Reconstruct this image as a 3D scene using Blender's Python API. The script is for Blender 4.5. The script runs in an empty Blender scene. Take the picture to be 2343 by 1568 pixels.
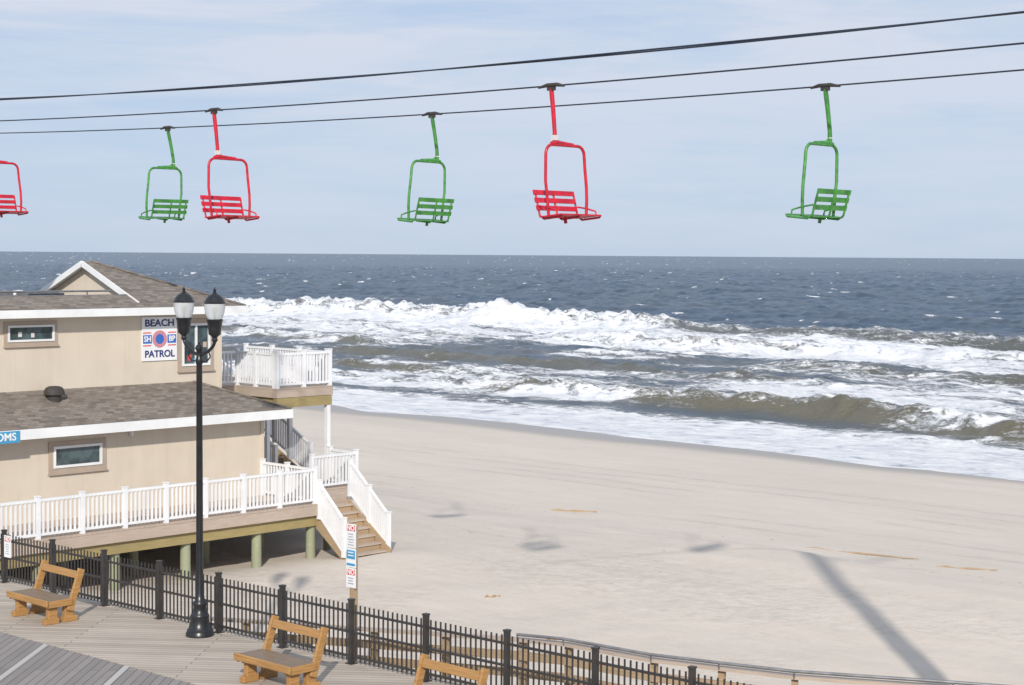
import bpy, math, random
import numpy as np
from mathutils import Vector, Matrix
random.seed(7)
sc = bpy.context.scene
sc.view_settings.view_transform = 'Standard'
sc.view_settings.look = 'None'
sc.view_settings.exposure = 0
# ------------------------------------------------------------------ materials
def nodes(name):
    m = bpy.data.materials.new(name); m.use_nodes = True
    nt = m.node_tree; b = nt.nodes['Principled BSDF']
    return m, nt, b
def setin(b, **k):
    for n, v in k.items():
        b.inputs[n.replace('_', ' ')].default_value = v
def noise(nt, vec, scale, detail=5, rough=.55, dist=0):
    n = nt.nodes.new('ShaderNodeTexNoise'); n.inputs['Scale'].default_value = scale
    n.inputs['Detail'].default_value = detail; n.inputs['Roughness'].default_value = rough
    n.inputs['Distortion'].default_value = dist
    nt.links.new(vec, n.inputs['Vector']); return n.outputs['Fac']
def ramp(nt, fac, stops):
    r = nt.nodes.new('ShaderNodeValToRGB'); e = r.color_ramp.elements
    while len(e) < len(stops): e.new(.5)
    for i, (p, c) in enumerate(stops):
        e[i].position = p
        e[i].color = (c, c, c, 1) if isinstance(c, (int, float)) else (*c, 1)
    nt.links.new(fac, r.inputs[0]); return r.outputs[0]
def mapping(nt, src, scale=(1, 1, 1), rot=(0, 0, 0)):
    m = nt.nodes.new('ShaderNodeMapping'); m.inputs['Scale'].default_value = scale
    m.inputs['Rotation'].default_value = rot
    nt.links.new(src, m.inputs[0]); return m.outputs[0]
def mix(nt, f, a, b, mode='MIX'):
    m = nt.nodes.new('ShaderNodeMix'); m.data_type = 'RGBA'; m.blend_type = mode
    for s, v in ((0, f), (6, a), (7, b)):
        if isinstance(v, bpy.types.NodeSocket): nt.links.new(v, m.inputs[s])
        elif isinstance(v, (int, float)): m.inputs[s].default_value = v if s == 0 else (v, v, v, 1)
        else: m.inputs[s].default_value = (*v, 1)
    return m.outputs[2]
def mth(nt, op, a, b=None, c=None, clamp=False):
    m = nt.nodes.new('ShaderNodeMath'); m.operation = op; m.use_clamp = clamp
    for s, v in ((0, a), (1, b), (2, c)):
        if v is None: continue
        if isinstance(v, bpy.types.NodeSocket): nt.links.new(v, m.inputs[s])
        else: m.inputs[s].default_value = v
    return m.outputs[0]
def bump(nt, b, h, strength=.3, dist=.02):
    n = nt.nodes.new('ShaderNodeBump'); n.inputs['Strength'].default_value = strength
    n.inputs['Distance'].default_value = dist
    nt.links.new(h, n.inputs['Height']); nt.links.new(n.outputs[0], b.inputs['Normal'])
def tc(nt, k='Object'):
    return nt.nodes.new('ShaderNodeTexCoord').outputs[k]
def simple(name, c1, c2=None, scale=6, rough=.6, bmp=0, stretch=(1, 1, 1), coord='Object', metal=0, bd=.01, lo=.35, hi=.65):
    m, nt, b = nodes(name); c2 = c2 or tuple(x * .8 for x in c1)
    v = mapping(nt, tc(nt, coord), stretch)
    n = noise(nt, v, scale, 6)
    nt.links.new(ramp(nt, n, [(lo, c1), (hi, c2)]), b.inputs['Base Color'])
    setin(b, Roughness=rough, Metallic=metal)
    if bmp: bump(nt, b, n, bmp, bd)
    return m
M = {}
M['white'] = simple('white_vinyl', (.78, .79, .81), (.70, .71, .73), 2, .4)
M['trim'] = simple('white_trim', (.77, .78, .79), (.68, .69, .70), 1.5, .5)
def stucco():
    m, nt, b = nodes('cream_stucco'); ob = tc(nt)
    n = noise(nt, ob, 1.1, 6); s = noise(nt, mapping(nt, ob, (3, 3, .25)), 1.5, 5, .6); f = noise(nt, ob, 45, 3)
    c = ramp(nt, n, [(.3, (.62, .55, .455)), (.75, (.56, .49, .405))])
    c = mix(nt, ramp(nt, s, [(.5, 0.), (.75, .3)]), c, (.47, .41, .34))
    nt.links.new(c, b.inputs['Base Color']); setin(b, Roughness=.92); bump(nt, b, f, .35, .01); return m
M['stucco'] = stucco()
M['casing'] = simple('tan_casing', (.41, .33, .265), (.37, .30, .24), 3, .6)
M['black'] = simple('black_iron', (.012, .013, .016), (.02, .021, .024), 9, .32)
M['bronze'] = simple('dark_fence_paint', (.030, .028, .028), (.045, .042, .04), 4, .45)
M['cable'] = simple('steel_cable', (.012, .02, .04), (.02, .028, .045), 30, .6)
M['red'] = simple('red_paint', (.62, .010, .035), (.38, .012, .03), 8, .42)
M['green'] = simple('green_paint', (.065, .30, .05), (.04, .17, .04), 8, .45)
M['grey'] = simple('grey_metal', (.25, .25, .26), (.17, .17, .18), 5, .5, metal=.3)
M['dark'] = simple('dark_vent', (.05, .045, .04), (.035, .03, .03), 5, .7)
M['label'] = simple('label_white', (.7, .68, .68), (.5, .5, .5), 60, .5)
M['navy'] = simple('sign_navy', (.02, .03, .16), (.018, .025, .14), 5, .5)
M['sblue'] = simple('sign_blue', (.05, .30, .52), (.04, .27, .49), 5, .5)
M['smid'] = simple('sign_royal', (.03, .14, .48), (.03, .12, .44), 5, .5)
M['sred'] = simple('sign_red', (.62, .07, .06), (.56, .06, .05), 5, .5)
M['spink'] = simple('sign_pink', (.60, .25, .30), (.5, .2, .25), 15, .5)
M['text'] = simple('sign_text_grey', (.45, .46, .48), (.35, .35, .38), 50, .6)

def wood(name, c1, c2, c3, rough=.75):
    m, nt, b = nodes(name)
    uv = tc(nt, 'UV')
    g = noise(nt, mapping(nt, uv, (1.5, 30, 1)), 1.5, 8, .6)
    l = noise(nt, tc(nt), .9, 3)
    c = ramp(nt, g, [(.3, c1), (.55, c2), (.75, c3)])
    c = mix(nt, ramp(nt, l, [(.35, 0.), (.65, .45)]), c, tuple(x * .62 for x in c1))
    nt.links.new(c, b.inputs['Base Color']); setin(b, Roughness=rough)
    bump(nt, b, g, .35, .01); return m
M['timber'] = wood('weathered_timber', (.46, .34, .215), (.37, .265, .165), (.27, .19, .12))
M['timber_pale'] = wood('pale_timber', (.52, .425, .35), (.45, .365, .30), (.34, .27, .215))
M['oak'] = wood('bench_timber', (.50, .28, .10), (.36, .19, .065), (.20, .10, .04), .5)
M['oakseat'] = wood('bench_seat_timber', (.26, .19, .13), (.20, .14, .09), (.13, .09, .055), .45)
M['pile'] = wood('treated_pile', (.36, .38, .26), (.28, .30, .20), (.36, .31, .22))
M['mossbeam'] = wood('mossy_beam', (.40, .31, .15), (.31, .25, .11), (.22, .20, .08))

def shingle():
    m, nt, b = nodes('asphalt_shingles'); uv = tc(nt, 'UV')
    br = nt.nodes.new('ShaderNodeTexBrick'); nt.links.new(uv, br.inputs['Vector'])
    br.offset = .5; br.inputs['Scale'].default_value = 1
    br.inputs['Brick Width'].default_value = .22; br.inputs['Row Height'].default_value = .115
    br.inputs['Mortar Size'].default_value = .008; br.inputs['Mortar Smooth'].default_value = .3
    br.inputs['Color1'].default_value = (.0, .0, .0, 1); br.inputs['Color2'].default_value = (1, 1, 1, 1)
    br.inputs['Mortar'].default_value = (.0, .0, .0, 1); br.inputs['Bias'].default_value = 0
    n2 = noise(nt, tc(nt), .7, 4); n3 = noise(nt, tc(nt), 60, 2)
    c = ramp(nt, br.outputs['Color'], [(0, (.115, .095, .08)), (.4, (.185, .155, .13)), (1, (.27, .23, .195))])
    c = mix(nt, ramp(nt, n2, [(.3, 0.), (.7, .35)]), c, (.14, .12, .105))
    c = mix(nt, ramp(nt, n3, [(.4, 0.), (.7, .25)]), c, (.3, .27, .24))
    nt.links.new(c, b.inputs['Base Color']); setin(b, Roughness=.95)
    bump(nt, b, br.outputs['Color'], .5, .02); return m
M['shingle'] = shingle()

def glass(name, c=(.03, .045, .05)):
    m, nt, b = nodes(name)
    n = noise(nt, tc(nt), 2.5, 3)
    nt.links.new(ramp(nt, n, [(.4, c), (.6, tuple(x * 2.6 for x in c))]), b.inputs['Base Color'])
    setin(b, Roughness=.06); b.inputs['Specular IOR Level'].default_value = .5
    return m
M['glass'] = glass('window_glass')
def globe():
    m, nt, b = nodes('lamp_globe_glass')
    setin(b, Roughness=.25); b.inputs['Base Color'].default_value = (.75, .77, .78, 1)
    b.inputs['Transmission Weight'].default_value = .45; b.inputs['IOR'].default_value = 1.2
    bump(nt, b, noise(nt, mapping(nt, tc(nt), (30, 30, 2)), 2, 2), .4, .01)
    return m
M['globe'] = globe()

def boards(name, rot, w, c1, c2, c3, light=None):
    m, nt, b = nodes(name)
    v = mapping(nt, tc(nt), (1, 1, 1), (0, 0, rot))
    br = nt.nodes.new('ShaderNodeTexBrick'); nt.links.new(v, br.inputs['Vector'])
    br.offset = .37; br.inputs['Scale'].default_value = 1
    br.inputs['Brick Width'].default_value = 3.7; br.inputs['Row Height'].default_value = w
    br.inputs['Mortar Size'].default_value = .006; br.inputs['Mortar Smooth'].default_value = .2
    br.inputs['Color1'].default_value = (.0, .0, .0, 1); br.inputs['Color2'].default_value = (1, 1, 1, 1)
    br.inputs['Mortar'].default_value = (.5, .5, .5, 1)
    c = ramp(nt, br.outputs['Color'], [(0, c1), (.5, c2), (1, c3)])
    g = noise(nt, mapping(nt, v, (1.2, 24, 1)), 2, 7, .6)
    c = mix(nt, ramp(nt, g, [(.35, 0.), (.7, .4)]), c, tuple(x * .65 for x in c2))
    st = noise(nt, tc(nt), .8, 5)
    c = mix(nt, ramp(nt, st, [(.45, 0.), (.7, .3)]), c, tuple(x * .65 for x in c2))
    if light:
        w2 = nt.nodes.new('ShaderNodeSeparateXYZ'); nt.links.new(v, w2.inputs[0])
        fr = mth(nt, 'PINGPONG', w2.outputs[1], .85)
        c = mix(nt, mth(nt, 'GREATER_THAN', fr, .80), c, light)
    c = mix(nt, br.outputs['Fac'], c, (.06, .05, .045))
    nt.links.new(c, b.inputs['Base Color']); setin(b, Roughness=.8)
    bump(nt, b, g, .3, .01); return m

# ------------------------------------------------------------------ mesh builder
class MB:
    def __init__(s): s.v = []; s.f = []
    def add(s, vs, fs):
        o = len(s.v); s.v += [tuple(x) for x in vs]; s.f += [tuple(i + o for i in f) for f in fs]
    def face(s, *p): s.add(p, [tuple(range(len(p)))])
    def box(s, c, ex, ey, ez):
        c = Vector(c); ex = Vector(ex); ey = Vector(ey); ez = Vector(ez)
        if ex.cross(ey).dot(ez) < 0: ex = -ex
        vs = [c + i * ex + j * ey + k * ez for k in (-1, 1) for j in (-1, 1) for i in (-1, 1)]
        s.add(vs, [(0, 2, 3, 1), (4, 5, 7, 6), (0, 1, 5, 4), (2, 6, 7, 3), (0, 4, 6, 2), (1, 3, 7, 5)])
    def bx(s, x0, x1, y0, y1, z0, z1):
        s.box(((x0 + x1) / 2, (y0 + y1) / 2, (z0 + z1) / 2), (abs(x1 - x0) / 2, 0, 0), (0, abs(y1 - y0) / 2, 0), (0, 0, abs(z1 - z0) / 2))
    def beam(s, p, q, w, h, up=(0, 0, 1)):
        p = Vector(p); q = Vector(q); ax = q - p; up = Vector(up)
        sd = ax.cross(up).normalized(); u = sd.cross(ax).normalized()
        s.box((p + q) / 2, ax / 2, sd * w / 2, u * h / 2)
    def tube(s, pts, r, n=10, caps=True):
        pts = [Vector(p) for p in pts]
        if not hasattr(r, '__len__'): r = [r] * len(pts)
        o = len(s.v); ref = None
        for i, p in enumerate(pts):
            t = (pts[min(i + 1, len(pts) - 1)] - pts[max(i - 1, 0)]).normalized()
            if ref is None: ref = t.orthogonal().normalized()
            ref = (ref - t * ref.dot(t)).normalized(); bi = t.cross(ref)
            for k in range(n):
                a = 2 * math.pi * k / n
                s.v.append(tuple(p + (ref * math.cos(a) + bi * math.sin(a)) * r[i]))
        for i in range(len(pts) - 1):
            for k in range(n):
                k2 = (k + 1) % n
                s.f.append((o + i * n + k, o + i * n + k2, o + (i + 1) * n + k2, o + (i + 1) * n + k))
        if caps:
            s.f.append(tuple(o + k for k in reversed(range(n))))
            s.f.append(tuple(o + (len(pts) - 1) * n + k for k in range(n)))
    def lathe(s, cx, cy, prof, n=20):
        o = len(s.v)
        for r, z in prof:
            for k in range(n):
                a = 2 * math.pi * k / n
                s.v.append((cx + r * math.cos(a), cy + r * math.sin(a), z))
        for i in range(len(prof) - 1):
            for k in range(n):
                k2 = (k + 1) % n
                s.f.append((o + i * n + k, o + i * n + k2, o + (i + 1) * n + k2, o + (i + 1) * n + k))
    def obj(s, name, mat, parent=None, smooth=False, bevel=0):
        me = bpy.data.meshes.new(name); me.from_pydata(s.v, [], s.f); me.update()
        uvl = me.uv_layers.new(name='UVMap').data
        for p in me.polygons:
            n = p.normal; h = Vector((-n.y, n.x, 0))
            if h.length < .05: h = Vector((1, 0, 0)); sl = Vector((0, 1, 0))
            else:
                h.normalize(); sl = n.cross(h)
            cs = [me.vertices[i].co for i in p.vertices]
            if len(cs) == 4 and abs(n.z) > .95:
                e1 = (cs[1] - cs[0]); e2 = (cs[2] - cs[1])
                e = e1 if e1.length > e2.length else e2
                if e.length > 1e-6: h = e.normalized(); sl = n.cross(h)
            for li, vi in zip(p.loop_indices, p.vertices):
                c = me.vertices[vi].co; uvl[li].uv = (c.dot(h), c.dot(sl))
        if smooth: me.polygons.foreach_set('use_smooth', [True] * len(me.polygons))
        me.materials.append(mat)
        ob = bpy.data.objects.new(name, me); sc.collection.objects.link(ob)
        if parent: ob.parent = parent
        if smooth:
            es = ob.modifiers.new('edges', 'EDGE_SPLIT'); es.split_angle = math.radians(50)
        if bevel:
            bm = ob.modifiers.new('bevel', 'BEVEL'); bm.width = bevel; bm.segments = 2; bm.limit_method = 'ANGLE'
        return ob
def empty(name, loc=(0, 0, 0), rz=0, parent=None):
    e = bpy.data.objects.new(name, None); sc.collection.objects.link(e)
    e.location = loc; e.rotation_euler = (0, 0, rz); e.empty_display_size = .3
    if parent: e.parent = parent
    return e
def text(name, s, size, loc, rot, mat, parent, bold=.0, ext=.004, align='CENTER', sx=1):
    c = bpy.data.curves.new(name, 'FONT'); c.body = s; c.size = size; c.align_x = align; c.align_y = 'CENTER'
    c.extrude = ext; c.offset = bold; c.materials.append(mat)
    o = bpy.data.objects.new(name, c); sc.collection.objects.link(o)
    o.location = loc; o.rotation_euler = rot; o.scale = (sx, 1, 1); o.parent = parent; return o

# ------------------------------------------------------------------ frames: A along the boardwalk, B out to sea
AX, AY = .725, -.689
n_ = math.hypot(AX, AY); AX /= n_; AY /= n_
BX_, BY_ = -AY, AX
O = (-4.97, 43.8); RB = math.atan2(AY, AX)
def ab(X, Y):
    dx = X - O[0]; dy = Y - O[1]
    return dx * AX + dy * AY, dx * BX_ + dy * BY_
RF = math.atan2(-.659, .752); OF = (-.04, 24.46)

# ------------------------------------------------------------------ numpy noise
def vn(x, y, seed=0):
    xi = np.floor(x).astype(np.int64); yi = np.floor(y).astype(np.int64)
    xf = x - xi; yf = y - yi
    u = xf * xf * xf * (xf * (xf * 6 - 15) + 10); v = yf * yf * yf * (yf * (yf * 6 - 15) + 10)
    def h(i, j):
        n = (i * 374761393 + j * 668265263 + seed * 982451653) & 0xffffffff
        n = ((n ^ (n >> 13)) * 1274126177) & 0xffffffff
        n = ((n ^ (n >> 16)) * 2246822519) & 0xffffffff
        return ((n ^ (n >> 15)) & 0xffffff) / float(0xffffff)
    return (h(xi, yi) * (1 - u) + h(xi + 1, yi) * u) * (1 - v) + (h(xi, yi + 1) * (1 - u) + h(xi + 1, yi + 1) * u) * v
def fbm(x, y, seed=0, o=4):
    t = 0; a = .5; s = 0
    for i in range(o):
        t = t + a * vn(x, y, seed + i * 17); s += a; a *= .5
        x, y = x * 2.03 + y * .17 + 5.1, y * 2.01 - x * .085 + 3.3
    return t / s
def sst(e0, e1, x):
    t = np.clip((x - e0) / (e1 - e0), 0, 1); return t * t * (3 - 2 * t)
def gridmesh(name, X, Y, Z, attrs, mat):
    nr, nc = X.shape; co = np.stack([X, Y, Z], -1).reshape(-1, 3).astype(np.float32)
    idx = np.arange(nr * nc).reshape(nr, nc)
    q = np.stack([idx[:-1, :-1], idx[:-1, 1:], idx[1:, 1:], idx[1:, :-1]], -1).reshape(-1, 4)[:, ::-1]
    q = np.ascontiguousarray(q)
    p = co[q[0]]; nz = np.cross(p[1] - p[0], p[2] - p[0])[2]
    if nz < 0: q = np.ascontiguousarray(q[:, ::-1])
    me = bpy.data.meshes.new(name)
    me.vertices.add(len(co)); me.vertices.foreach_set('co', co.ravel())
    me.loops.add(q.size); me.loops.foreach_set('vertex_index', q.ravel().astype(np.int32))
    me.polygons.add(len(q)); me.polygons.foreach_set('loop_start', (np.arange(len(q)) * 4).astype(np.int32))
    me.polygons.foreach_set('use_smooth', np.ones(len(q), dtype=bool))
    me.update(calc_edges=True)
    for k, a in attrs.items():
        at = me.attributes.new(k, 'FLOAT', 'POINT'); at.data.foreach_set('value', a.astype(np.float32).ravel())
    me.materials.append(mat)
    ob = bpy.data.objects.new(name, me); sc.collection.objects.link(ob)
    return ob
def attr(nt, name):
    n = nt.nodes.new('ShaderNodeAttribute'); n.attribute_name = name; return n.outputs['Fac']

# ------------------------------------------------------------------ SEA
SEA = -3.0
def sea_mat():
    m, nt, b = nodes('sea_water')
    ob = tc(nt); al = mapping(nt, ob, (1, 1, 1), (0, 0, -RB))     # x along shore, y seaward
    foam = attr(nt, 'foam'); tur = attr(nt, 'turbid')
    n1 = noise(nt, mapping(nt, al, (.45, .8, 1)), 1.0, 9, .68, 1.0)
    n2 = noise(nt, mapping(nt, al, (1.3, 2.2, 1)), 2.0, 6, .65, .8)
    nn = mth(nt, 'ADD', mth(nt, 'MULTIPLY', n1, .6), mth(nt, 'MULTIPLY', n2, .4))
    nn = mth(nt, 'MULTIPLY_ADD', mth(nt, 'SUBTRACT', nn, .5), 3.2, .5)
    k = mth(nt, 'SUBTRACT', mth(nt, 'ADD', foam, nn), 1.0)
    fm = mth(nt, 'MULTIPLY_ADD', k, 2.8, .5, True)
    big = noise(nt, mapping(nt, al, (.012, .05, 1)), 1, 4)
    sm = noise(nt, mapping(nt, al, (.35, .6, 1)), 1, 6, .65)
    deep = mix(nt, ramp(nt, big, [(.35, 0.), (.65, 1.)]), (.050, .088, .145), (.068, .112, .170))
    deep = mix(nt, ramp(nt, sm, [(.35, .0), (.7, .75)]), deep, (.034, .050, .074))
    c = mix(nt, tur, deep, (.150, .138, .100))
    fc = mix(nt, ramp(nt, n1, [(.35, 0.), (.6, 1.)]), (.58, .61, .66), (.83, .83, .83))
    c = mix(nt, fm, c, fc)
    nt.links.new(c, b.inputs['Base Color'])
    nt.links.new(mth(nt, 'MULTIPLY_ADD', fm, .5, .3), b.inputs['Roughness'])
    setin(b, IOR=1.33)
    nt.links.new(mth(nt, 'MULTIPLY_ADD', fm, -.28, .38), b.inputs['Specular IOR Level'])
    w = mth(nt, 'ADD', noise(nt, mapping(nt, al, (.8, 1.2, 1)), 1.4, 7, .68), mth(nt, 'MULTIPLY', fm, .45))
    bump(nt, b, w, .9, .30)
    return m
def build_sea():
    d = math.radians
    th = np.concatenate([np.arange(d(-70), d(-21), .012), np.arange(d(-21), d(21), .0012), np.arange(d(21), d(70), .012)])
    r = np.exp(np.concatenate([np.arange(math.log(38), math.log(1800), .0042), np.linspace(math.log(1810), math.log(60000), 60)]))
    R, T = np.meshgrid(r, th, indexing='ij'); X = R * np.sin(T); Y = R * np.cos(T)
    a, b = ab(X, Y)
    fade = 1 - sst(900, 1800, R)
    sw = fbm(a / 30, b / 13, 3, 3) - .5
    ch = fbm(a / 4.5, b / 3.0, 9, 4) - .5
    ch2 = fbm(a / 13 + 7, b / 7, 19, 3) - .5
    off = sst(60, 170, b)
    z = (sw * 1.7 + ch2 * 1.5) * off * fade + ch * (.65 + .6 * off) * sst(40, 62, b) * fade
    foam = np.zeros_like(z); tur = np.zeros_like(z)
    def breaker(bc, amp, wf, wb, br, seed, fw=1.0):
        nonlocal z, foam, tur
        s = b - bc
        prof = np.where(s < 0, np.exp(-(s / wf) ** 2), np.exp(-(s / wb) ** 2))
        rag = fbm(a / 1.4, b / 1.4, seed, 3)
        z = z + amp * prof * (.5 + 1.0 * rag)
        tur = np.maximum(tur, np.exp(-((s + wf * .6) / (wf * 1.3)) ** 2) * np.clip(amp * 1.1, 0, 1))
        cr = np.exp(-((s - .15 * wb) / (wf * .8 * fw)) ** 2) * br
        front = np.exp(-((s + wf * 1.7) / (wf * 1.8)) ** 2) * sst(.5, .9, br)
        foam = np.maximum(foam, np.maximum(cr, front * .98))
    jag = lambda L, A, sd: A * (fbm(a / L, a * 0 + .5, sd, 4) - .5)
    m1 = sst(.36, .62, fbm(a / 22, a * 0, 31, 3)); m2 = sst(.35, .62, fbm(a / 60, a * 0, 37, 3))
    m3 = sst(.4, .62, fbm(a / 17, a * 0, 41, 3)); m4 = sst(.42, .6, fbm(a / 14, a * 0 + 3, 47, 3))
    rt = sst(-35, -5, a)
    breaker(57 - 3.0 * rt + jag(30, 10, 51), .50 + .55 * m1 + .2 * rt, 1.4, 3.6, .50 + .5 * m4, 61)
    breaker(50 + jag(18, 5, 52), .10 + .25 * m3, 1.0, 3, .5 + .5 * m3, 62)
    breaker(67 + jag(35, 12, 53), .20 + .45 * m3, 1.5, 4, .65 * m4, 63)
    breaker(80 + jag(35, 12, 59), .20 + .4 * m4, 1.5, 4, .65 * m1, 67)
    breaker(94 + jag(35, 14, 54), .25 + .5 * m1, 1.8, 5, .8 * m3, 64)
    breaker(110 + jag(50, 14, 58), .3 + .6 * m4, 2, 5, .9 * m4, 65)
    breaker(139 + jag(80, 20, 55), .8 + 1.0 * m2, 2.6, 8, .5 + .5 * m2, 66, 1.5)
    g = np.exp(-((a + 125) / 7.5) ** 2 - ((b - 137) / 2.6) ** 2)
    z = z + g * 2.0 * (.5 + fbm(a / 1.7, b / 1.7, 71, 3)); foam = np.maximum(foam, np.clip(g * 2.2, 0, 1))
    streak = fbm(a / 12, b / 5, 81, 5); blot = fbm(a / 30, b / 13, 85, 4)
    wash = 1 - sst(47, 55, b + 6 * (streak - .5)); foam = np.maximum(foam, wash * np.clip(1.02 - .5 * np.abs(blot - .5), 0, 1))
    right = sst(-55, 0, a)
    f2 = sst(50, 55, b) * (1 - sst(125, 146, b))
    foam = np.maximum(foam, f2 * np.clip(.32 + 1.5 * (streak - .5) + 1.1 * (blot - .5) + .34 * right * sst(60, 70, b), 0, .92))
    bar = sst(92, 108, b + 12 * (blot - .5)) * (1 - sst(133, 139, b + jag(80, -20, 55)))
    foam = np.maximum(foam, bar * np.clip(.76 + 1.2 * (streak - .5), 0, .97))
    cap = fbm(a / 5.5, b / 3.4, 91, 4); grp = fbm(a / 60, b / 40, 95, 3)
    thr = .775 - .05 * (grp - .5) * 2
    foam = np.maximum(foam, sst(thr, thr + .05, cap) * sst(140, 160, b) * .95)
    tur = np.clip(tur * (1 - sst(90, 200, b)) + .20 * (1 - sst(50, 150, b)) + .2 * rt * (1 - sst(60, 75, b)) + .18 * np.clip(sw * 3, 0, 1) * (1 - sst(200, 500, b)), 0, 1)
    z = z + foam * .22 * (fbm(a / .9, b / .9, 99, 3) - .2) * (1 - sst(200, 400, R)) * sst(42, 52, b)
    z = z * sst(37, 44, b)
    return gridmesh('sea', X, Y, SEA + z, {'foam': foam, 'turbid': tur}, sea_mat())
build_sea()

# ------------------------------------------------------------------ SAND
def sand_mat():
    m, nt, b = nodes('beach_sand'); ob = tc(nt)
    wet = attr(nt, 'wet'); tr = attr(nt, 'track'); ty = attr(nt, 'tyre')
    al = mapping(nt, ob, (1, 1, 1), (0, 0, -RB))
    big = noise(nt, mapping(nt, al, (.06, .14, 1)), 1, 5); med = noise(nt, mapping(nt, al, (.5, 1.4, 1)), 1, 6, .6); fin = noise(nt, ob, 14, 5, .7)
    c = mix(nt, ramp(nt, big, [(.35, 0.), (.65, 1.)]), (.64, .565, .485), (.575, .51, .44))
    c = mix(nt, ramp(nt, med, [(.4, 0.), (.7, .22)]), c, (.47, .41, .35))
    c = mix(nt, ramp(nt, fin, [(.45, 0.), (.75, .2)]), c, (.46, .395, .33))
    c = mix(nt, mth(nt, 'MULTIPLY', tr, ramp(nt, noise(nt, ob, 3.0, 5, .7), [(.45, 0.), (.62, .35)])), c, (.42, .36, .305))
    c = mix(nt, mth(nt, 'MULTIPLY', ty, ramp(nt, noise(nt, ob, 1.5, 5, .7), [(.35, .1), (.6, .55)])), c, (.40, .345, .30))
    sp = noise(nt, mapping(nt, al, (1.6, 3.5, 1)), 2.2, 3, .5)
    c = mix(nt, mth(nt, 'MULTIPLY', ramp(nt, sp, [(.67, 0.), (.71, .8)]), attr(nt, 'wrack')), c, (.17, .14, .115))
    c = mix(nt, wet, c, (.32, .285, .25))
    nt.links.new(c, b.inputs['Base Color'])
    nt.links.new(mth(nt, 'MULTIPLY_ADD', wet, -.6, .95), b.inputs['Roughness'])
    h = mth(nt, 'ADD', mth(nt, 'MULTIPLY', med, 1.), mth(nt, 'MULTIPLY', mth(nt, 'MULTIPLY', noise(nt, ob, 2.6, 4, .6), tr), 1.6))
    h = mth(nt, 'ADD', h, mth(nt, 'MULTIPLY', fin, .08))
    h = mth(nt, 'SUBTRACT', h, mth(nt, 'MULTIPLY', ty, .5))
    bump(nt, b, h, .4, .08); return m
def sand_z(X, Y):
    a, b = ab(X, Y)
    line = 9 + 1.6 * (fbm(a / 14, a * 0, 5, 3) - .5) * 2 - 2.2 * (1 - sst(-4, 8, a))
    bm = sst(0, 1.6, b - line)
    z = -1.40 - .34 * bm * sst(-3, 7, a) - .34 * sst(2, 14, b) * (1 - sst(-3, 7, a))
    z = z + .10 * np.exp(-((b - line + 1.0) / 1.3) ** 2) * sst(3, 9, a)
    z = z - .8 * np.clip((b - 9) / 23, 0, 1) - .46 * sst(30, 41, b) - .9 * sst(40, 54, b) - 4 * sst(55, 90, b)
    z = z + .16 * np.exp(-((a - 1.6) / 1.4) ** 2 - ((b - .6) / 2.5) ** 2) - .1 * (1 - sst(-2, 0.3, a)) * (1 - sst(0, 4, b))
    dry = 1 - sst(24, 36, b)
    z = z + (.26 * (fbm(X / 7, Y / 7, 11, 3) - .5) + .05 * (fbm(X / 1.1, Y / 1.1, 12, 3) - .5)) * dry * (1 - .6 * sst(10, 14, b))
    z = z + .16 * (fbm(a / 16, b / 30, 13, 4) - .5) * sst(28, 38, b)
    return z
def build_sand():
    d = math.radians
    th = np.concatenate([np.arange(d(-89), d(-22), .02), np.arange(d(-22), d(22), .0018), np.arange(d(22), d(89), .02)])
    r = np.exp(np.arange(math.log(14), math.log(700), .005))
    R, T = np.meshgrid(r, th, indexing='ij'); X = R * np.sin(T); Y = R * np.cos(T)
    a, b = ab(X, Y); z = sand_z(X, Y)
    e = 3 * (fbm(a / 12, a * 0, 21, 3) - .5)
    wet = sst(35.5, 39, b + e)
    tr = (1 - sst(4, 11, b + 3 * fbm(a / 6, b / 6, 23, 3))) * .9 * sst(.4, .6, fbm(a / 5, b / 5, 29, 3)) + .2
    wr = np.exp(-((b - 12 - 4 * (fbm(a / 15, a * 0, 24, 3) - .5)) / 1.6) ** 2) + .8 * np.exp(-((b - 5.5) / 2.) ** 2) * (1 - sst(5, 14, a)) + .5 * np.exp(-((b - 25 - 4 * (fbm(a / 15, a * 0, 26, 3) - .5)) / .8) ** 2)
    ty = np.zeros_like(z)
    for (b0, am, L, ph) in ((14.5, 1.2, 13, 0), (18.5, 1.5, 19, 2), (23, .8, 24, 1), (6.0, 1.8, 9, 4)):
        for sp_ in (0, 1.7):
            ty = np.maximum(ty, np.exp(-((b - b0 - sp_ - am * np.sin(a / L + ph)) / .17) ** 2) * sst(.35, .55, fbm(a / 7, b / 20, int(b0), 3)))
    # track swinging up from the stairs
    ty = np.maximum(ty, np.exp(-((a - 4.5 - (b - 2) ** 2 * .06) / .2) ** 2) * sst(2, 4, b) * (1 - sst(11, 13, b)))
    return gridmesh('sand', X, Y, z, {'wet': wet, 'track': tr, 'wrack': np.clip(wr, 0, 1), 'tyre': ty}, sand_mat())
build_sand()
mb = MB(); mb.bx(-600, 600, -500, 15, -1.9, -1.7); mb.obj('ground', simple('ground_sand', (.5, .44, .36), None, .5, .95))

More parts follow.
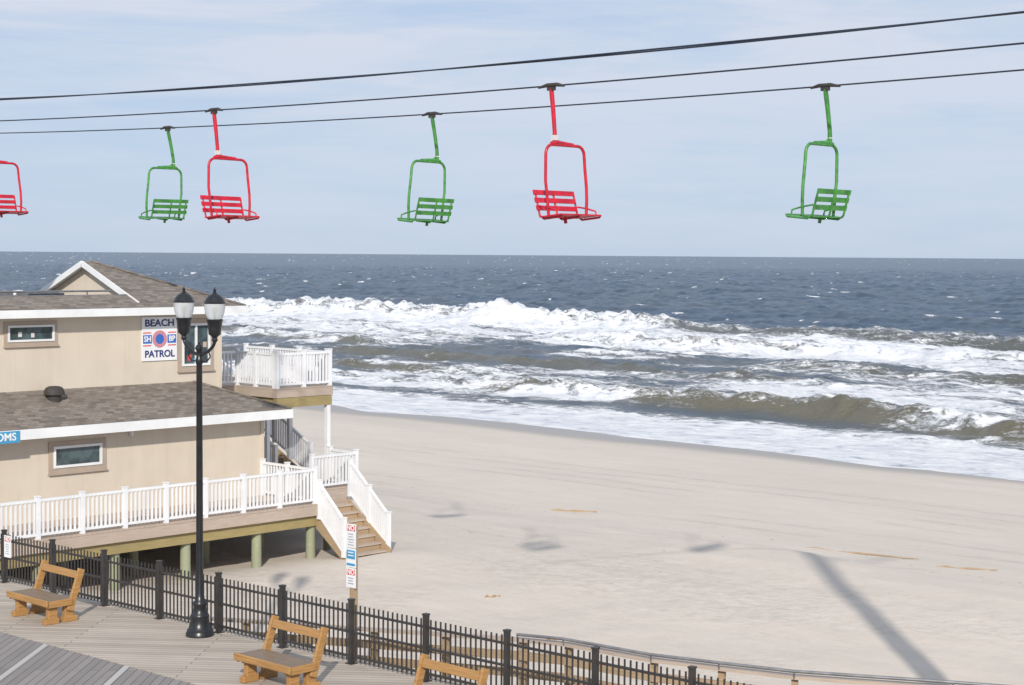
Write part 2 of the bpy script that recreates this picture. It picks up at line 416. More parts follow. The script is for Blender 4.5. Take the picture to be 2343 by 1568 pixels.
# ------------------------------------------------------------------ railings
def railing(mb, p, q, h=.92, n=None, post=.10, first=True, last=True, bal=.115, ph=None, cap=True):
    p = Vector(p); q = Vector(q); L = (q - p).length; d = q - p; hd = Vector((d.x, d.y, 0)).normalized()
    n = n or max(1, round(L / 1.4)); ph = ph or h + .05
    for i in range(n + 1):
        if (i == 0 and not first) or (i == n and not last): continue
        c = p + d * i / n
        mb.box(c + Vector((0, 0, ph / 2)), hd * post / 2, Vector((-hd.y, hd.x, 0)) * post / 2, (0, 0, ph / 2))
        if cap:
            mb.box(c + Vector((0, 0, ph + .012)), hd * (post / 2 + .012), Vector((-hd.y, hd.x, 0)) * (post / 2 + .012), (0, 0, .012))
    up = Vector((0, 0, 1))
    mb.beam(p + up * (h - .03), q + up * (h - .03), .075, .06)
    mb.beam(p + up * .10, q + up * .10, .045, .055)
    k = max(2, int(L / bal))
    for i in range(1, k):
        c = p + d * i / k
        mb.box(c + up * (h / 2 + .035), hd * .020, Vector((-hd.y, hd.x, 0)) * .020, (0, 0, (h - .13) / 2))

# ------------------------------------------------------------------ BUILDING
bld = empty('beach_patrol_building', (O[0], O[1], 0), RB)
w = MB(); w.bx(-12, -2.2, -11, 0, -.02, 2.20); w.bx(-11.8, -3.5, -10.9, -.4, 2.2, 4.84)
w.face((-3.5, -2.87, 5.12), (-5.93, -2.87, 6.12), (-8.4, -2.87, 5.12)); w.obj('walls', M['stucco'], bld)
r = MB()
E = 2.29; r.face((-1.68, -11.3, E), (-1.68, .52, E), (-3.5, -1.3, E + .72), (-3.5, -11.3, E + .72))
r.face((-1.68, .52, E), (-12.3, .52, E), (-10.5, -1.3, E + .72), (-3.5, -1.3, E + .72))
U = 5.0
r.face((-3.03, -2.83, U), (-3.03, .07, U), (-5.93, -2.83, U + 1.15)); r.face((-3.03, .07, U), (-8.83, .07, U), (-5.93, -2.83, U + 1.15))
r.face((-8.83, .07, U), (-8.83, -2.83, U), (-5.93, -2.83, U + 1.15))
r.face((-5.93, -2.83, U + 1.15), (-5.93, -3.1, U + 1.15), (-3.35, -3.1, U + .13), (-3.35, -2.83, U + .13))
r.face((-5.93, -2.83, U + 1.15), (-8.5, -2.83, U + .13), (-8.5, -3.1, U + .13), (-5.93, -3.1, U + 1.15))
r.face((-3.03, -11.3, U), (-3.03, -2.83, U), (-3.8, -2.83, U + .30), (-3.8, -11.3, U + .30))
r.obj('roof_shingles', M['shingle'], bld)
hc = MB()
hc.beam((-1.68, .52, E + .01), (-3.5, -1.3, E + .73), .16, .03); hc.beam((-3.03, .07, U + .01), (-5.93, -2.83, U + 1.16), .16, .03)
hc.obj('hip_caps', M['shingle'], bld)
fr = MB(); fr.bx(-11.3, -3.83, -11.2, -2.9, 5.08, 5.17)
fr.obj('flat_roof', simple('roof_membrane', (.20, .19, .18), None, 2, .9), bld)
par = MB(); par.bx(-3.88, -3.80, -11.2, -3.1, 5.17, 5.32); par.bx(-11.3, -11.2, -11.2, -2.9, 5.0, 5.42)
par.obj('parapet', M['grey'], bld)
eq = MB(); eq.bx(-5.8, -4.8, -7.0, -5.8, 5.17, 5.42); eq.bx(-5.0, -4.4, -5.6, -4.6, 5.17, 5.36); eq.bx(-8, -7, -9, -7.4, 5.17, 5.5)
eq.tube([(-4.3, -8, 5.4), (-4.3, -3.3, 5.4)], .025); eq.tube([(-4.3, -6, 5.15), (-4.3, -6, 5.4)], .02); eq.tube([(-4.3, -4, 5.15), (-4.3, -4, 5.4)], .02)
eq.obj('roof_equipment', M['grey'], bld)
t = MB()
t.bx(-1.70, -1.64, -11.3, .56, 2.05, 2.285); t.bx(-12.3, -1.70, .50, .56, 2.05, 2.285)
t.bx(-2.197, -1.70, -11.3, .50, 2.05, 2.09); t.bx(-12, -2.197, .003, .50, 2.05, 2.09)
t.bx(-3.05, -2.99, -11.3, .11, 4.80, 4.995); t.bx(-8.85, -3.05, .05, .11, 4.80, 4.995)
t.bx(-3.497, -3.05, -11.3, .05, 4.80, 4.84); t.bx(-8.85, -3.497, -.397, .05, 4.80, 4.84)
for sgn in (-1, 1):
    t.beam((-5.93, -3.12, U + 1.09), (-5.93 + sgn * 2.6, -3.12, U + .06), .04, .15)
    t.beam((-5.93, -3.0, U + 1.11), (-5.93 + sgn * 2.6, -3.0, U + .08), .22, .05)
t.obj('white_fascia', M['trim'], bld)
cb = MB(); cb.bx(-2.2, -2.165, -.09, .004, 0, 2.05); cb.bx(-3.5, -3.465, -.49, -.396, 2.62, 4.8); cb.obj('corner_boards', M['stucco'], bld)
cas = MB(); fm = MB(); gl = MB()
def window(a, b0, b1, z0, z1, c=.09, f=.05, mull=None):
    for (x0, x1, y0, y1) in ((b0, b1, z0, z0 + c), (b0, b1, z1 - c, z1), (b0, b0 + c, z0 + c, z1 - c), (b1 - c, b1, z0 + c, z1 - c)):
        cas.bx(a, a + .03, x0, x1, y0, y1)
    cas.bx(a, a + .07, b0 - .02, b1 + .02, z0 - .04, z0)
    x0, x1, y0, y1 = b0 + c, b1 - c, z0 + c, z1 - c
    for q in ((x0, x1, y0, y0 + f), (x0, x1, y1 - f, y1), (x0, x0 + f, y0 + f, y1 - f), (x1 - f, x1, y0 + f, y1 - f)):
        fm.bx(a, a + .055, *q)
    if mull:
        xm = (x0 + x1) / 2
        fm.bx(a, a + .05, xm - f / 2, xm + f / 2, y0 + f, y1 - f)
    gl.bx(a, a + .012, x0 + f, x1 - f, y0 + f, y1 - f)
window(-3.5, -6.83, -5.38, 4.12, 4.70); window(-2.2, -6.43, -4.85, 1.12, 1.88, .12, .06); window(-3.5, -1.80, -.66, 3.30, 4.66, .12, .06, True)
cas.obj('window_casings', M['casing'], bld); fm.obj('window_frames', M['trim'], bld); gl.obj('window_glass', M['glass'], bld)
for k, (b0, z0, s, mt) in enumerate(((-6.45, 4.33, .10, 'label'), (-6.1, 4.31, .09, 'label'), (-1.5, 3.56, .13, 'sred'), (-1.3, 3.5, .1, 'sblue'), (-1.0, 3.9, .12, 'timber_pale'))):
    inn = MB(); a0 = -3.485; inn.bx(a0, a0 + .004, b0, b0 + s, z0, z0 + s * 1.2); inn.obj('window_notice', M[mt], bld)
ve = MB(); ve.lathe(-3.0, -5.77, [(.17, 2.70), (.17, 2.92), (.25, 2.93), (.25, 3.0), (.21, 3.09), (.13, 3.13), (0.0, 3.14)], 20)
ve.obj('roof_vent', M['dark'], bld, True)
li = MB(); li.box((-2.14, -4.15, 1.93), (.05, 0, 0), (0, .03, 0), (0, 0, .06)); li.obj('wall_light', M['trim'], bld)

dk = MB()
def deckboards(mb, x0, x1, y0, y1, z, wdt=.14):
    s = y0
    while s < y1 - .02:
        t2 = min(s + wdt - .008, y1); mb.bx(x0, x1, s, t2, z - .04, z); s += wdt
deckboards(dk, -2.2, .04, -11, 0, 0); deckboards(dk, -10, -1.95, .003, 3.15, 0); deckboards(dk, -1.947, -.55, .003, 1.45, 0)
deckboards(dk, -8, -4.95, -.39, 3.2, 2.7); deckboards(dk, -4.947, -3.14, 1.2, 3.2, 2.7)
dk.obj('deck_boards', M['timber_pale'], bld)
jo = MB()
jo.bx(-.02, .045, -11, -.0, -.30, -.045); jo.bx(-.55, -.50, .004, 1.45, -.28, -.045); jo.bx(-10, -1.95, 3.1, 3.16, -.3, -.045); jo.bx(-1.95, -1.90, 1.45, 3.16, -.3, -.045)
jo.bx(-2.2, -.02, -.06, -.01, -.3, -.045)
jo.bx(-3.2, -3.13, 1.2, 3.21, 2.44, 2.655); jo.bx(-4.95, -3.2, 1.19, 1.25, 2.44, 2.655); jo.bx(-5.0, -4.95, -.39, 1.25, 2.44, 2.655); jo.bx(-8, -3.2, 3.15, 3.21, 2.44, 2.655)
jo.obj('rim_joists', M['timber_pale'], bld)
bm = MB()
bm.bx(-.20, -.06, -11, .1, -.58, -.305); bm.bx(-2.0, -1.86, -11, .1, -.56, -.305); bm.bx(-3.30, -3.14, 1.22, 3.18, 2.16, 2.43); bm.bx(-4.9, -3.30, 1.28, 1.42, 2.16, 2.43)
bm.bx(-4.9, -3.3, 2.95, 3.1, 2.16, 2.43)
b_ = -10.5
while b_ < 3: bm.bx(-10, -.43 if b_ < -.2 else -2.2, b_, b_ + .05, -.28, -.05); b_ += .6
bm.obj('support_beams', M['mossbeam'], bld)
so = MB(); so.bx(-4.9, -3.25, 1.3, 3.1, 2.62, 2.65); so.obj('balcony_soffit', M['timber'], bld)
pi = MB()
for b_ in (.0, -1.75, -3.9, -5.9, -7.9, -9.9):
    for a_ in (-.25, -1.93, -4.2, -6.6):
        bb = b_ - (.35 if a_ < -1 else 0)
        pi.tube([(a_, bb, -2.2), (a_, bb, -.56 if a_ > -3 else -.1)], [.135, .125], 12)
for p in ((-2.3, 2.9), (-4.5, 2.9), (-1.0, 1.2)): pi.tube([(p[0], p[1], -2.2), (p[0], p[1], -.1)], .11, 12)
pi.obj('piles', M['pile'], bld, True)
fl = MB(); fl.bx(-12, -2.2, -11, -.01, -.30, -.05); fl.obj('floor_frame', M['timber'], bld)
co = MB(); co.bx(-3.28, -3.16, 3.02, 3.14, 0, 2.16); co.bx(-4.95, -4.83, 3.02, 3.14, 0, 2.16); co.bx(-4.95, -4.83, 1.25, 1.37, 0, 2.16); co.bx(-3.4, -3.3, 1.0, 1.1, 0, 2.05)
co.obj('porch_columns', M['white'], bld)
rl = MB(); n = 9
railing(rl, (-.03, -.05 - 1.14 * n, 0), (-.03, -.05, 0), .90, n); railing(rl, (-2.15, -.05, 0), (-.12, -.05, 0), .90, 2, last=False)
railing(rl, (-2.0, 1.5, 0), (-2.0, 3.08, 0), .92, 1); railing(rl, (-3.1, 3.08, 0), (-2.1, 3.08, 0), .92, 1, last=False)
railing(rl, (-6.4, 1.3, 0), (-4.9, 1.3, 0), .92, 1)
rl.obj('deck_railing_lower', M['white'], bld)
rb = MB()
railing(rb, (-3.2, 1.26, 2.7), (-3.2, 3.14, 2.7), .96, 2); railing(rb, (-4.95, 1.26, 2.7), (-3.3, 1.26, 2.7), .96, 2)
railing(rb, (-4.95, -.2, 2.7), (-4.95, 1.16, 2.7), .96, 1, last=False); railing(rb, (-7.0, 3.14, 2.7), (-3.3, 3.14, 2.7), .96, 3)
rb.obj('balcony_railing', M['white'], bld)
def stairs(name, a0, z0, a1, z1, b0, b1, n):
    e = empty(name, (O[0], O[1], 0), RB)
    tr = MB(); ri = MB(); sg = MB(); dz = (z1 - z0) / n; da = (a1 - a0) / n
    for i in range(n):
        aa = a0 + da * i; zz = z0 + dz * (i + 1)
        tr.bx(aa, aa + da * 1.15, b0, b1, zz - .045, zz); ri.bx(aa - .02, aa, b0 + .03, b1 - .03, zz, zz - dz - .045)
    for bb in (b0 - .025, b1 + .025):
        sg.beam((a0 - .05, bb, z0 - .17), (a1 + .1, bb, z1 - .10), .045, .28)
    tr.obj('treads', M['timber_pale'], e); ri.obj('risers', M['timber'], e); sg.obj('stringers', M['timber'], e); return e
st = stairs('wooden_staircase', -.50, 0, 1.05, -1.24, .10, 1.45, 7)
q = MB(); railing(q, (-.45, 1.52, 0), (1.05, 1.52, -1.27), .95, 2); railing(q, (.05, .04, -.40), (1.02, .04, -1.27), .95, 1); q.obj('stair_railing', M['white'], st)
st2 = stairs('wooden_staircase', -9.2, 2.7, -4.1, 0, 2.0, 3.0, 15)
q = MB(); railing(q, (-9.0, 3.2, 2.6), (-4.1, 3.2, 0), .95, 3); railing(q, (-8.2, 1.93, 2.2), (-4.1, 1.93, 0), .95, 2); q.obj('stair_railing', M['white'], st2)

# BEACH PATROL sign
RS = (math.radians(90), 0, math.radians(90))
bs = empty('beach_patrol_sign', (O[0], O[1], 0), RB)
s = MB(); s.bx(-3.497, -3.465, -2.92, -1.84, 3.60, 4.73); s.obj('panel', M['white'], bs)
xs = -3.461
text('line_beach', 'BEACH', .25, (xs, -2.38, 4.57), RS, M['navy'], bs, .006, sx=1.16)
text('line_patrol', 'PATROL', .25, (xs, -2.38, 3.77), RS, M['navy'], bs, .006, sx=1.0)
s = MB(); s.bx(-3.465, -3.461, -2.89, -2.62, 4.05, 4.27); s.bx(-3.465, -3.461, -2.14, -1.87, 4.05, 4.27); s.obj('letter_boxes', M['smid'], bs)
s = MB(); s.bx(-3.465, -3.462, -2.89, -2.64, 4.31, 4.34); s.bx(-3.465, -3.462, -2.12, -1.87, 4.31, 4.34); s.bx(-3.465, -3.462, -2.89, -2.64, 3.98, 4.01); s.bx(-3.465, -3.462, -2.12, -1.87, 3.98, 4.01); s.obj('stripes', M['sred'], bs)
text('letters_sh', 'SH', .20, (-3.457, -2.755, 4.16), RS, M['white'], bs, .005, sx=.92); text('letters_bp', 'BP', .20, (-3.457, -2.005, 4.16), RS, M['white'], bs, .005, sx=.92)
def disc(mb, a, b, z, r, n=28):
    mb.face(*[(a, b + r * math.cos(2 * math.pi * k / n), z + r * math.sin(2 * math.pi * k / n)) for k in range(n)])
for i, (rr, mt) in enumerate(((.225, 'spink'), (.13, 'smid'))):
    s = MB(); disc(s, -3.460 + i * .003, -2.38, 4.16, rr); s.obj('round_mark', M[mt], bs)
rs = empty('restrooms_sign', (O[0], O[1], 0), RB)
s = MB(); s.bx(-1.637, -1.615, -9.15, -7.52, 2.00, 2.27); s.obj('panel', M['sblue'], rs)
text('lettering', 'RESTROOMS', .25, (-1.612, -8.335, 2.135), RS, M['white'], rs, .004, sx=1.02)

# ------------------------------------------------------------------ BOARDWALK
bw = empty('boardwalk', (OF[0], OF[1], 0), RF)
m_ = MB(); m_.bx(-70, 70, -2.45, .30, -.06, 0); m_.obj('outer_lane', boards('boardwalk_boards', RF + math.radians(4), .14, (.57, .49, .41), (.50, .43, .355), (.41, .345, .285)), bw)
m_ = MB(); m_.bx(-70, 70, -30, -2.46, -.06, -.004); m_.obj('inner_lane', boards('boardwalk_centre_boards', RF + math.radians(92), .14, (.31, .28, .26), (.27, .245, .23), (.23, .21, .195), (.46, .44, .42)), bw)
m_ = MB(); m_.bx(-70, 70, .30, .35, -.32, -.01); m_.bx(-70, 70, -2.2, -2.0, -.5, -.07); m_.obj('edge_beam', M['timber'], bw)
m_ = MB()
for i in range(-22, 22):
    m_.tube([(i * 2.6, .12, -2), (i * 2.6, .12, -.07)], .13, 10)
m_.obj('piles', M['pile'], bw, True)
fe = empty('metal_fence', (OF[0], OF[1], 0), RF); SP = 1.62
m_ = MB(); pk = MB()
for i in range(-14, 12):
    x = i * SP
    m_.bx(x - .037, x + .037, -.037, .037, 0, 1.0); m_.bx(x - .045, x + .045, -.045, .045, 1.0, 1.025); m_.bx(x - .07, x + .07, -.07, .07, 0, .015)
    for zz in (.12, .50, .82): m_.bx(x + .037, x + SP - .037, -.016, .016, zz - .017, zz + .017)
    for k in range(1, 16):
        xx = x + SP * k / 16; pk.bx(xx - .010, xx + .010, -.010, .010, .05, .94)
m_.obj('posts_and_rails', M['bronze'], fe); pk.obj('pickets', M['bronze'], fe)

# ramp beyond the fence, turning out on to the beach
rp = empty('wooden_ramp', (OF[0], OF[1], 0), RF)
path = [(-8.6, .98, -.20), (-.6, .98, .62), (.29, .98, .69), (1.84, 1.02, .70), (2.82, 1.27, .70), (3.84, 1.55, .70), (5.69, 2.51, .69), (8.5, 4.2, .60), (12.0, 6.3, .35)]
d_ = MB(); tb = MB(); cp_ = MB(); hr = MB()
for p0, p1 in zip(path[:-1], path[1:]):
    p0 = Vector(p0); p1 = Vector(p1); dr = (p1 - p0); hd = Vector((dr.x, dr.y, 0)).normalized(); nr = Vector((hd.y, -hd.x, 0))
    dn = Vector((0, 0, 1))
    d_.beam(p0 + nr * .38 - dn * .92, p1 + nr * .38 - dn * .92, .62, .05)
    for h, hh in ((.24, .13), (.50, .13), (.98, .22)):
        tb.beam(p0 - dn * h, p1 - dn * h, .04, hh)
    cp_.beam(p0 - nr * .02, p1 - nr * .02, .15, .045)
    L = dr.length; k = max(1, round(L / 1.5))
    for j in range(k):
        c = p0 + dr * (j / k) - nr * .07
        tb.box(c + Vector((0, 0, (-1.8 - c.z) / 2 - .02)), hd * .045, nr * .045, (0, 0, (c.z + 1.8) / 2))
        if c.x > -.8:
            cc = p0 + dr * (j / k); hr.tube([cc + nr * .05, cc + nr * .07 + dn * .09], .013, 6)
hr.tube([Vector(p) + Vector((0, -.07, .095)) for p in path[1:]], .024, 8)
d_.obj('ramp_boards', M['timber_pale'], rp); tb.obj('ramp_posts_and_rails', M['timber'], rp); cp_.obj('ramp_cap_rail', M['timber_pale'], rp); hr.obj('ramp_handrail', M['grey'], rp, True)

# regulation signs
RN = (math.radians(90), 0, 0)
def signpost(name, x, y, panels, wdt, pole=None):
    e = empty(name, (OF[0], OF[1], 0), RF)
    if pole:
        p = MB(); p.bx(x - .05, x + .05, y + .012, y + .11, pole[0], pole[1]); p.obj('post', M['timber'], e)
    for (z0, z1, kind) in panels:
        p = MB(); p.bx(x - wdt / 2, x + wdt / 2, y - .008, y + .008, z0, z1); p.obj('panel', M['white'], e)
        H = z1 - z0; yy = y - .010
        if kind == 'no':
            p = MB(); p.bx(x - wdt * .44, x + wdt * .44, yy - .002, yy + .001, z1 - .115, z1 - .02); p.obj('red_header', M['sred'], e)
            text('no_text', 'NO', .115, (x, yy - .004, z1 - .069), RN, M['white'], e, .004, .002)
            p = MB(); zz = z1 - .16
            while zz > z0 + .04:
                ww = wdt * random.uniform(.22, .4); p.bx(x - ww, x + ww, yy - .002, yy + .001, zz - .018, zz); zz -= .045
            p.obj('small_print', M['text'], e)
        else:
            p = MB(); p.bx(x - wdt * .44, x + wdt * .44, yy - .002, yy + .001, z0 + H * .45, z1 - .03); p.bx(x - wdt * .44, x + wdt * .44, yy - .002, yy + .001, z0 + .03, z0 + .07); p.obj('blue_block', M['sblue'], e)
            p = MB(); p.bx(x - wdt * .3, x + wdt * .3, yy - .004, yy - .0025, z0 + H * .6, z0 + H * .66); p.bx(x - wdt * .3, x + wdt * .3, yy - .004, yy - .0025, z0 + H * .76, z0 + H * .82); p.obj('small_print', M['white'], e)
    return e
signpost('beach_rules_sign', -4.62, 1.30, ((1.50, 1.90, 'no'), (1.17, 1.49, 'blue'), (.83, 1.16, 'no')), .225, (-1.7, 1.88))
signpost('beach_rules_sign', -12.75, -.06, ((.52, .94, 'no'),), .22)

# ------------------------------------------------------------------ STREET LAMP
lp = empty('street_lamp', (-5.19, 28.5, 0), RB)
p = MB()
p.lathe(0, 0, [(0, 0), (.235, 0), (.235, .05), (.215, .075), (.215, .10), (.19, .12), (.165, .22), (.15, .30), (.16, .33), (.15, .36), (.115, .40), (.105, .50), (.12, .53), (.12, .56), (.085, .59), (.075, .68), (.062, .72), (.060, 1.2), (.050, 4.55), (.062, 4.57), (.062, 4.64), (.05, 4.66), (.05, 4.78), (.075, 4.81), (.05, 4.86), (.02, 4.89), (.028, 4.93), (0, 4.97)], 24)
p.obj('pole', M['black'], lp, True)
ar = MB(); gb = MB(); cp = MB(); D = .425
for sg in (-1, 1):
    pts = []
    for k in range(13):
        ang = k / 12 * math.pi / 2
        pts.append((sg * D * math.sin(ang), 0, 4.70 + .26 * (1 - math.cos(ang)) + .03 * math.sin(2 * ang)))
    pts.append((sg * D, 0, 5.02))
    ar.tube(pts, .028, 10)
    ar.tube([(sg * .06, 0, 4.60), (sg * .2, 0, 4.60), (sg * .30, 0, 4.68), (sg * .27, 0, 4.76), (sg * .2, 0, 4.75)], .014, 8)
    x = sg * D
    ar.lathe(x, 0, [(0, 4.93), (.03, 4.93), (.055, 4.97), (.04, 5.0), (.06, 5.03), (.10, 5.06), (.11, 5.15), (.125, 5.27), (.135, 5.28), (.135, 5.31), (.0, 5.31)], 20)
    gb.lathe(x, 0, [(.115, 5.312), (.155, 5.40), (.17, 5.50), (.17, 5.565)], 24)
    cp.lathe(x, 0, [(.0, 5.565), (.175, 5.565), (.18, 5.585), (.165, 5.60), (.15, 5.64), (.11, 5.69), (.06, 5.725), (.035, 5.735), (.035, 5.75), (.02, 5.76), (.03, 5.785), (.012, 5.81), (.0, 5.85)], 24)
    cp.lathe(x, 0, [(.02, 5.31), (.02, 5.42), (.04, 5.43), (.04, 5.5), (0, 5.52)], 12)
ar.obj('arms', M['black'], lp, True); gb.obj('lamp_globes', M['globe'], lp, True); cp.obj('lamp_caps', M['black'], lp, True)

# ------------------------------------------------------------------ BENCHES
def bench(x, y):
    e = empty('wooden_bench', (x, y, 0), RB)
    L = .60; s = MB(); st_ = MB()
    for sx in (-1, 1):
        cx = sx * (L - .10)
        s.bx(cx - .06, cx + .06, -.30, -.02, 0, .10); s.bx(cx - .06, cx + .06, .06, .34, 0, .10)
        s.box((cx, -.14, .20), (.05, 0, 0), (0, .09, 0), (0, 0, .12)); s.box((cx, .18, .20), (.05, 0, 0), (0, .09, 0), (0, 0, .12))
        s.bx(cx - .055, cx + .055, -.27, .30, .29, .375)
        c2 = sx * (L - .02)
        s.beam((c2, .16, .20), (c2, .40, .90), .055, .13, (0, 1, 0))
        s.bx(sx * (L + .01) - .02, sx * (L + .01) + .02, -.30, .20, .30, .42)
    s.bx(-L - .06, L + .06, -.335, -.30, .33, .44)
    for k in range(3):
        st_.bx(-L - .02, L + .02, -.29 + k * .165, -.29 + k * .165 + .155, .376, .425)
    up = Vector((0, .24, .70)).normalized(); nn = Vector((0, .70, -.24)).normalized()
    s.box(Vector((0, .325, .80)), (L - .06, 0, 0), up * .065, nn * .022)
    s.obj('timber_frame', M['oak'], e, False, .012); st_.obj('seat_planks', M['oakseat'], e, False, .006)
bench(-8.15, 29.75); bench(-3.42, 25.2); bench(-1.02, 22.75); bench(-12.8, 34.3)

# ------------------------------------------------------------------ CHAIRLIFT
def cz(kind, t):
    z0, k, t0 = {'red': (9.33, .07, .1), 'green': (9.35, .065, -.4), 'power': (10.02, .07, 0)}[kind]
    return z0 + k * min((t - t0) ** 2, 30)
CX = {'red': .65, 'green': 5.4, 'power': 3.0}
def cab(name, kind, r, tw=False):
    e = empty(name)
    for j in range(2 if tw else 1):
        pts = []; N = 260 if tw else 60
        for i in range(N + 1):
            t = -9 + 13.5 * i / N
            o = .016 * math.sin(t * 2.6 + j * math.pi) if tw else 0; o2 = .016 * math.cos(t * 2.6 + j * math.pi) if tw else 0
            pts.append((CX[kind] + 7.1 * t + o * .7, 30 - 6.7 * t + o * .7, cz(kind, t) + o2))
        m = MB(); m.tube(pts, r, 6); m.obj('strand', M['cable'], e, True)
cab('haul_cable', 'red', .014); cab('haul_cable', 'green', .014); cab('overhead_power_cable', 'power', .015, True)
def chair(kind, t, tilt=0.):
    x = CX[kind] + 7.1 * t; y = 30 - 6.7 * t; z = cz(kind, t) - .03
    e = empty('%s_chairlift_chair' % kind, (x, y, z))     # local +x across the seat, -y = direction faced
    e.rotation_euler = (0, tilt, math.atan2(BY_, BX_) if kind == 'red' else math.atan2(-BY_, -BX_))
    mat = M[kind]; c = MB(); zt = -.98; zb = -2.24
    if kind == 'red': hx, x0, W = .10, -.10, 1.02
    else: hx, x0, W = -.17, -.37, .98
    c.tube([(0, 0, -.02), (hx * .15, 0, -.12), (hx * .55, .0, -.40), (hx * .95, 0, -.75), (hx, 0, zt + .02)], [.038, .043, .040, .038, .044], 10)
    x1 = x0 + W; R = .17
    pts = [(x0 + .06, 0, zb + .02), (x0 + .0, 0, zb + .45), (x0 - .03, 0, (zb + zt) / 2), (x0 - .03, 0, zt - R - .05)]
    for k in range(7):
        a = math.pi - k * math.pi / 12; pts.append((x0 - .03 + R + R * math.cos(a), 0, zt - R + R * math.sin(a)))
    for k in range(7):
        a = math.pi / 2 - k * math.pi / 12; pts.append((x1 - R - .04 + R * math.cos(a), 0, zt - R + R * math.sin(a)))
    pts += [(x1 - .02, 0, zt - R - .2), (x1 + .03, 0, (zb + zt) / 2 - .1), (x1 + .04, 0, zb + .3), (x1 + .03, 0, zb + .02)]
    c.tube(pts, .028, 10)
    c.tube([(hx - .08, 0, zt + .015), (hx + .04, 0, zt + .045), (hx + .48, 0, zt + .02)], [.04, .036, .028], 8)
    c.tube([(hx, 0, zt + .16), (hx + .12, 0, zt + .045)], .016, 8)
    sx0 = x0 - .02; sx1 = x1 + .02; xm = (sx0 + sx1) / 2; hw = (sx1 - sx0) / 2
    for xx in (x0 + .05, (x0 + x1) / 2, x1 + .03):
        c.tube([(xx, -.34, zb + .05), (xx, -.31, zb + .01), (xx, .10, zb - .03), (xx, .20, zb + .03), (xx, .32, zb + .46)], .020, 8)
    for k in range(5):
        yy = .11 - k * .105; c.box((xm, yy, zb + .005 + .010 * k), (hw, 0, 0), (0, .040, -.004), (0, 0, .012))
    for k in range(3):
        t_ = .28 + k * .34; yy = .20 + .12 * t_; zz = zb + .05 + .40 * t_
        c.box((xm, yy - .02, zz), (hw, 0, 0), (0, .011, .042), (0, -.012, .003))
    for xx in (x0 + .03, x1 + .05):
        c.tube([(xx, -.22, zb + .03), (xx, -.20, zb + .12), (xx, .0, zb + .17), (xx, .22, zb + .20)], .016, 8)
    c.tube([((x0 + x1) / 2, .02, zb - .03), ((x0 + x1) / 2, .0, zb - .10)], .03, 8)
    c.obj('chair_frame', mat, e, True)
    g = MB(); g.tube([(0, -.30, .012), (0, -.14, .045), (0, .10, .045), (0, .30, .012)], [.018, .036, .036, .018], 8); g.box((0, 0, -.02), (.03, 0, 0), (0, .08, 0), (0, 0, .03))
    g.obj('cable_grip', M['dark'], e)
    l = MB(); l.box((hx * .97, 0, -.86), (.046, 0, 0), (0, .046, 0), (0, 0, .045 if kind == 'red' else .01)); l.obj('number_label', M['label'], e)
for k_, ti in ((0, 0), (-.985, .008), (-1.94, 0)): chair('red', k_, ti)
for k_, ti in ((0, 0), (-1.005, -.01), (-1.98, .006)): chair('green', k_, ti)

# chairlift pylon standing just right of the frame, arm reaching out over the beach under the cables
py = empty('chairlift_pylon', (7.95, 23.2, 0), RB)
p = MB(); p.tube([(0, 0, -2), (0, 0, 11.0)], [.28, .24], 20); p.tube([(0, 0, 9.8), (0, 4.2, 9.8)], .05, 10); p.tube([(0, 0, 10.9), (0, 4.2, 9.8)], .02, 8)
p.obj('mast_and_arm', M['grey'], py, False)

# driftwood
for (x, y, L, rz_, r_) in ((2.05, 55.5, 1.5, -.15, .05), (9.7, 47.8, 3.6, -.55, .03), (12.2, 45.6, 1.6, -.3, .028), (-.4, 38.9, .35, .3, .03), (.9, 34.6, .3, .2, .03)):
    z = float(sand_z(np.array([[x]]), np.array([[y]]))[0, 0])
    m = MB(); pts = [(L * (i / 6 - .5), .05 * math.sin(i * 1.7), .015 + .02 * math.sin(i * 2.3)) for i in range(7)]
    m.tube(pts, [r_ * .5, r_, r_ * .9, r_, r_ * .8, r_ * .7, r_ * .3], 7)
    o = m.obj('driftwood', M['timber'], None, True); o.location = (x, y, z); o.rotation_euler = (0, 0, rz_)

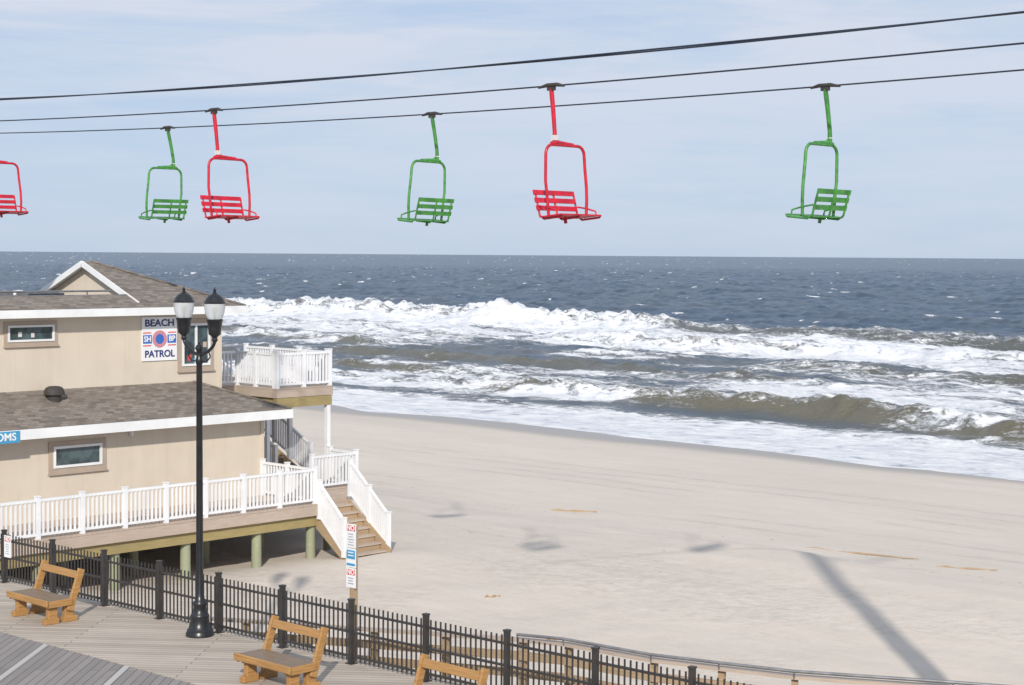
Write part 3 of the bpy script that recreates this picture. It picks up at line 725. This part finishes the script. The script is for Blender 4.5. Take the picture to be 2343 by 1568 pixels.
# ------------------------------------------------------------------ SUN, SKY, CAMERA
EL = math.radians(29); sdir = Vector((.006, -1, 0)).normalized()
sunv = Vector((sdir.x * math.cos(EL), sdir.y * math.cos(EL), math.sin(EL)))
sl = bpy.data.lights.new('sun', 'SUN'); sl.energy = 4.0; sl.angle = math.radians(1.2); sl.color = (1, .935, .84)
so_ = bpy.data.objects.new('sun', sl); sc.collection.objects.link(so_); so_.location = (0, -20, 30)
so_.rotation_euler = (-sunv).to_track_quat('-Z', 'Y').to_euler()
wd = bpy.data.worlds.new('World'); sc.world = wd; wd.use_nodes = True; nt = wd.node_tree
bg = nt.nodes['Background']; sk = nt.nodes.new('ShaderNodeTexSky'); sk.sky_type = 'NISHITA'; sk.sun_disc = False
sk.sun_elevation = EL; sk.sun_rotation = math.atan2(sdir.x, sdir.y); sk.air_density = 1; sk.dust_density = .3; sk.ozone_density = 2
gen = nt.nodes.new('ShaderNodeTexCoord').outputs['Generated']
base = mix(nt, .85, sk.outputs[0], (4.75, 6.0, 8.1))
c1 = noise(nt, mapping(nt, gen, (1.6, 1.6, 10), (0, .10, 0)), 2.6, 7, .55, .5)
c2 = noise(nt, mapping(nt, gen, (4, 4, 34), (0, .06, 0)), 2.2, 6, .6, .8)
cc = mth(nt, 'ADD', mth(nt, 'MULTIPLY', c1, .7), mth(nt, 'MULTIPLY', c2, .3))
sp = nt.nodes.new('ShaderNodeSeparateXYZ'); nt.links.new(gen, sp.inputs[0])
hi = ramp(nt, sp.outputs[2], [(.0, .35), (.12, 1.)])
f = mth(nt, 'MULTIPLY', ramp(nt, cc, [(.40, .10), (.58, .95)]), hi)
col = mix(nt, f, base, (6.7, 7.25, 8.35))
nt.links.new(col, bg.inputs['Color']); bg.inputs['Strength'].default_value = .10

cam = bpy.data.cameras.new('camera'); cam.sensor_width = 36; cam.lens = 60.46; cam.clip_end = 100000; cam.clip_start = .1
co_ = bpy.data.objects.new('camera', cam); sc.collection.objects.link(co_)
Rm = Matrix.Rotation(math.radians(90 - 2.917), 4, 'X') @ Matrix.Rotation(math.radians(.416), 4, 'Z')
co_.matrix_world = Matrix.Translation((0, 0, 6.4)) @ Rm
sc.camera = co_
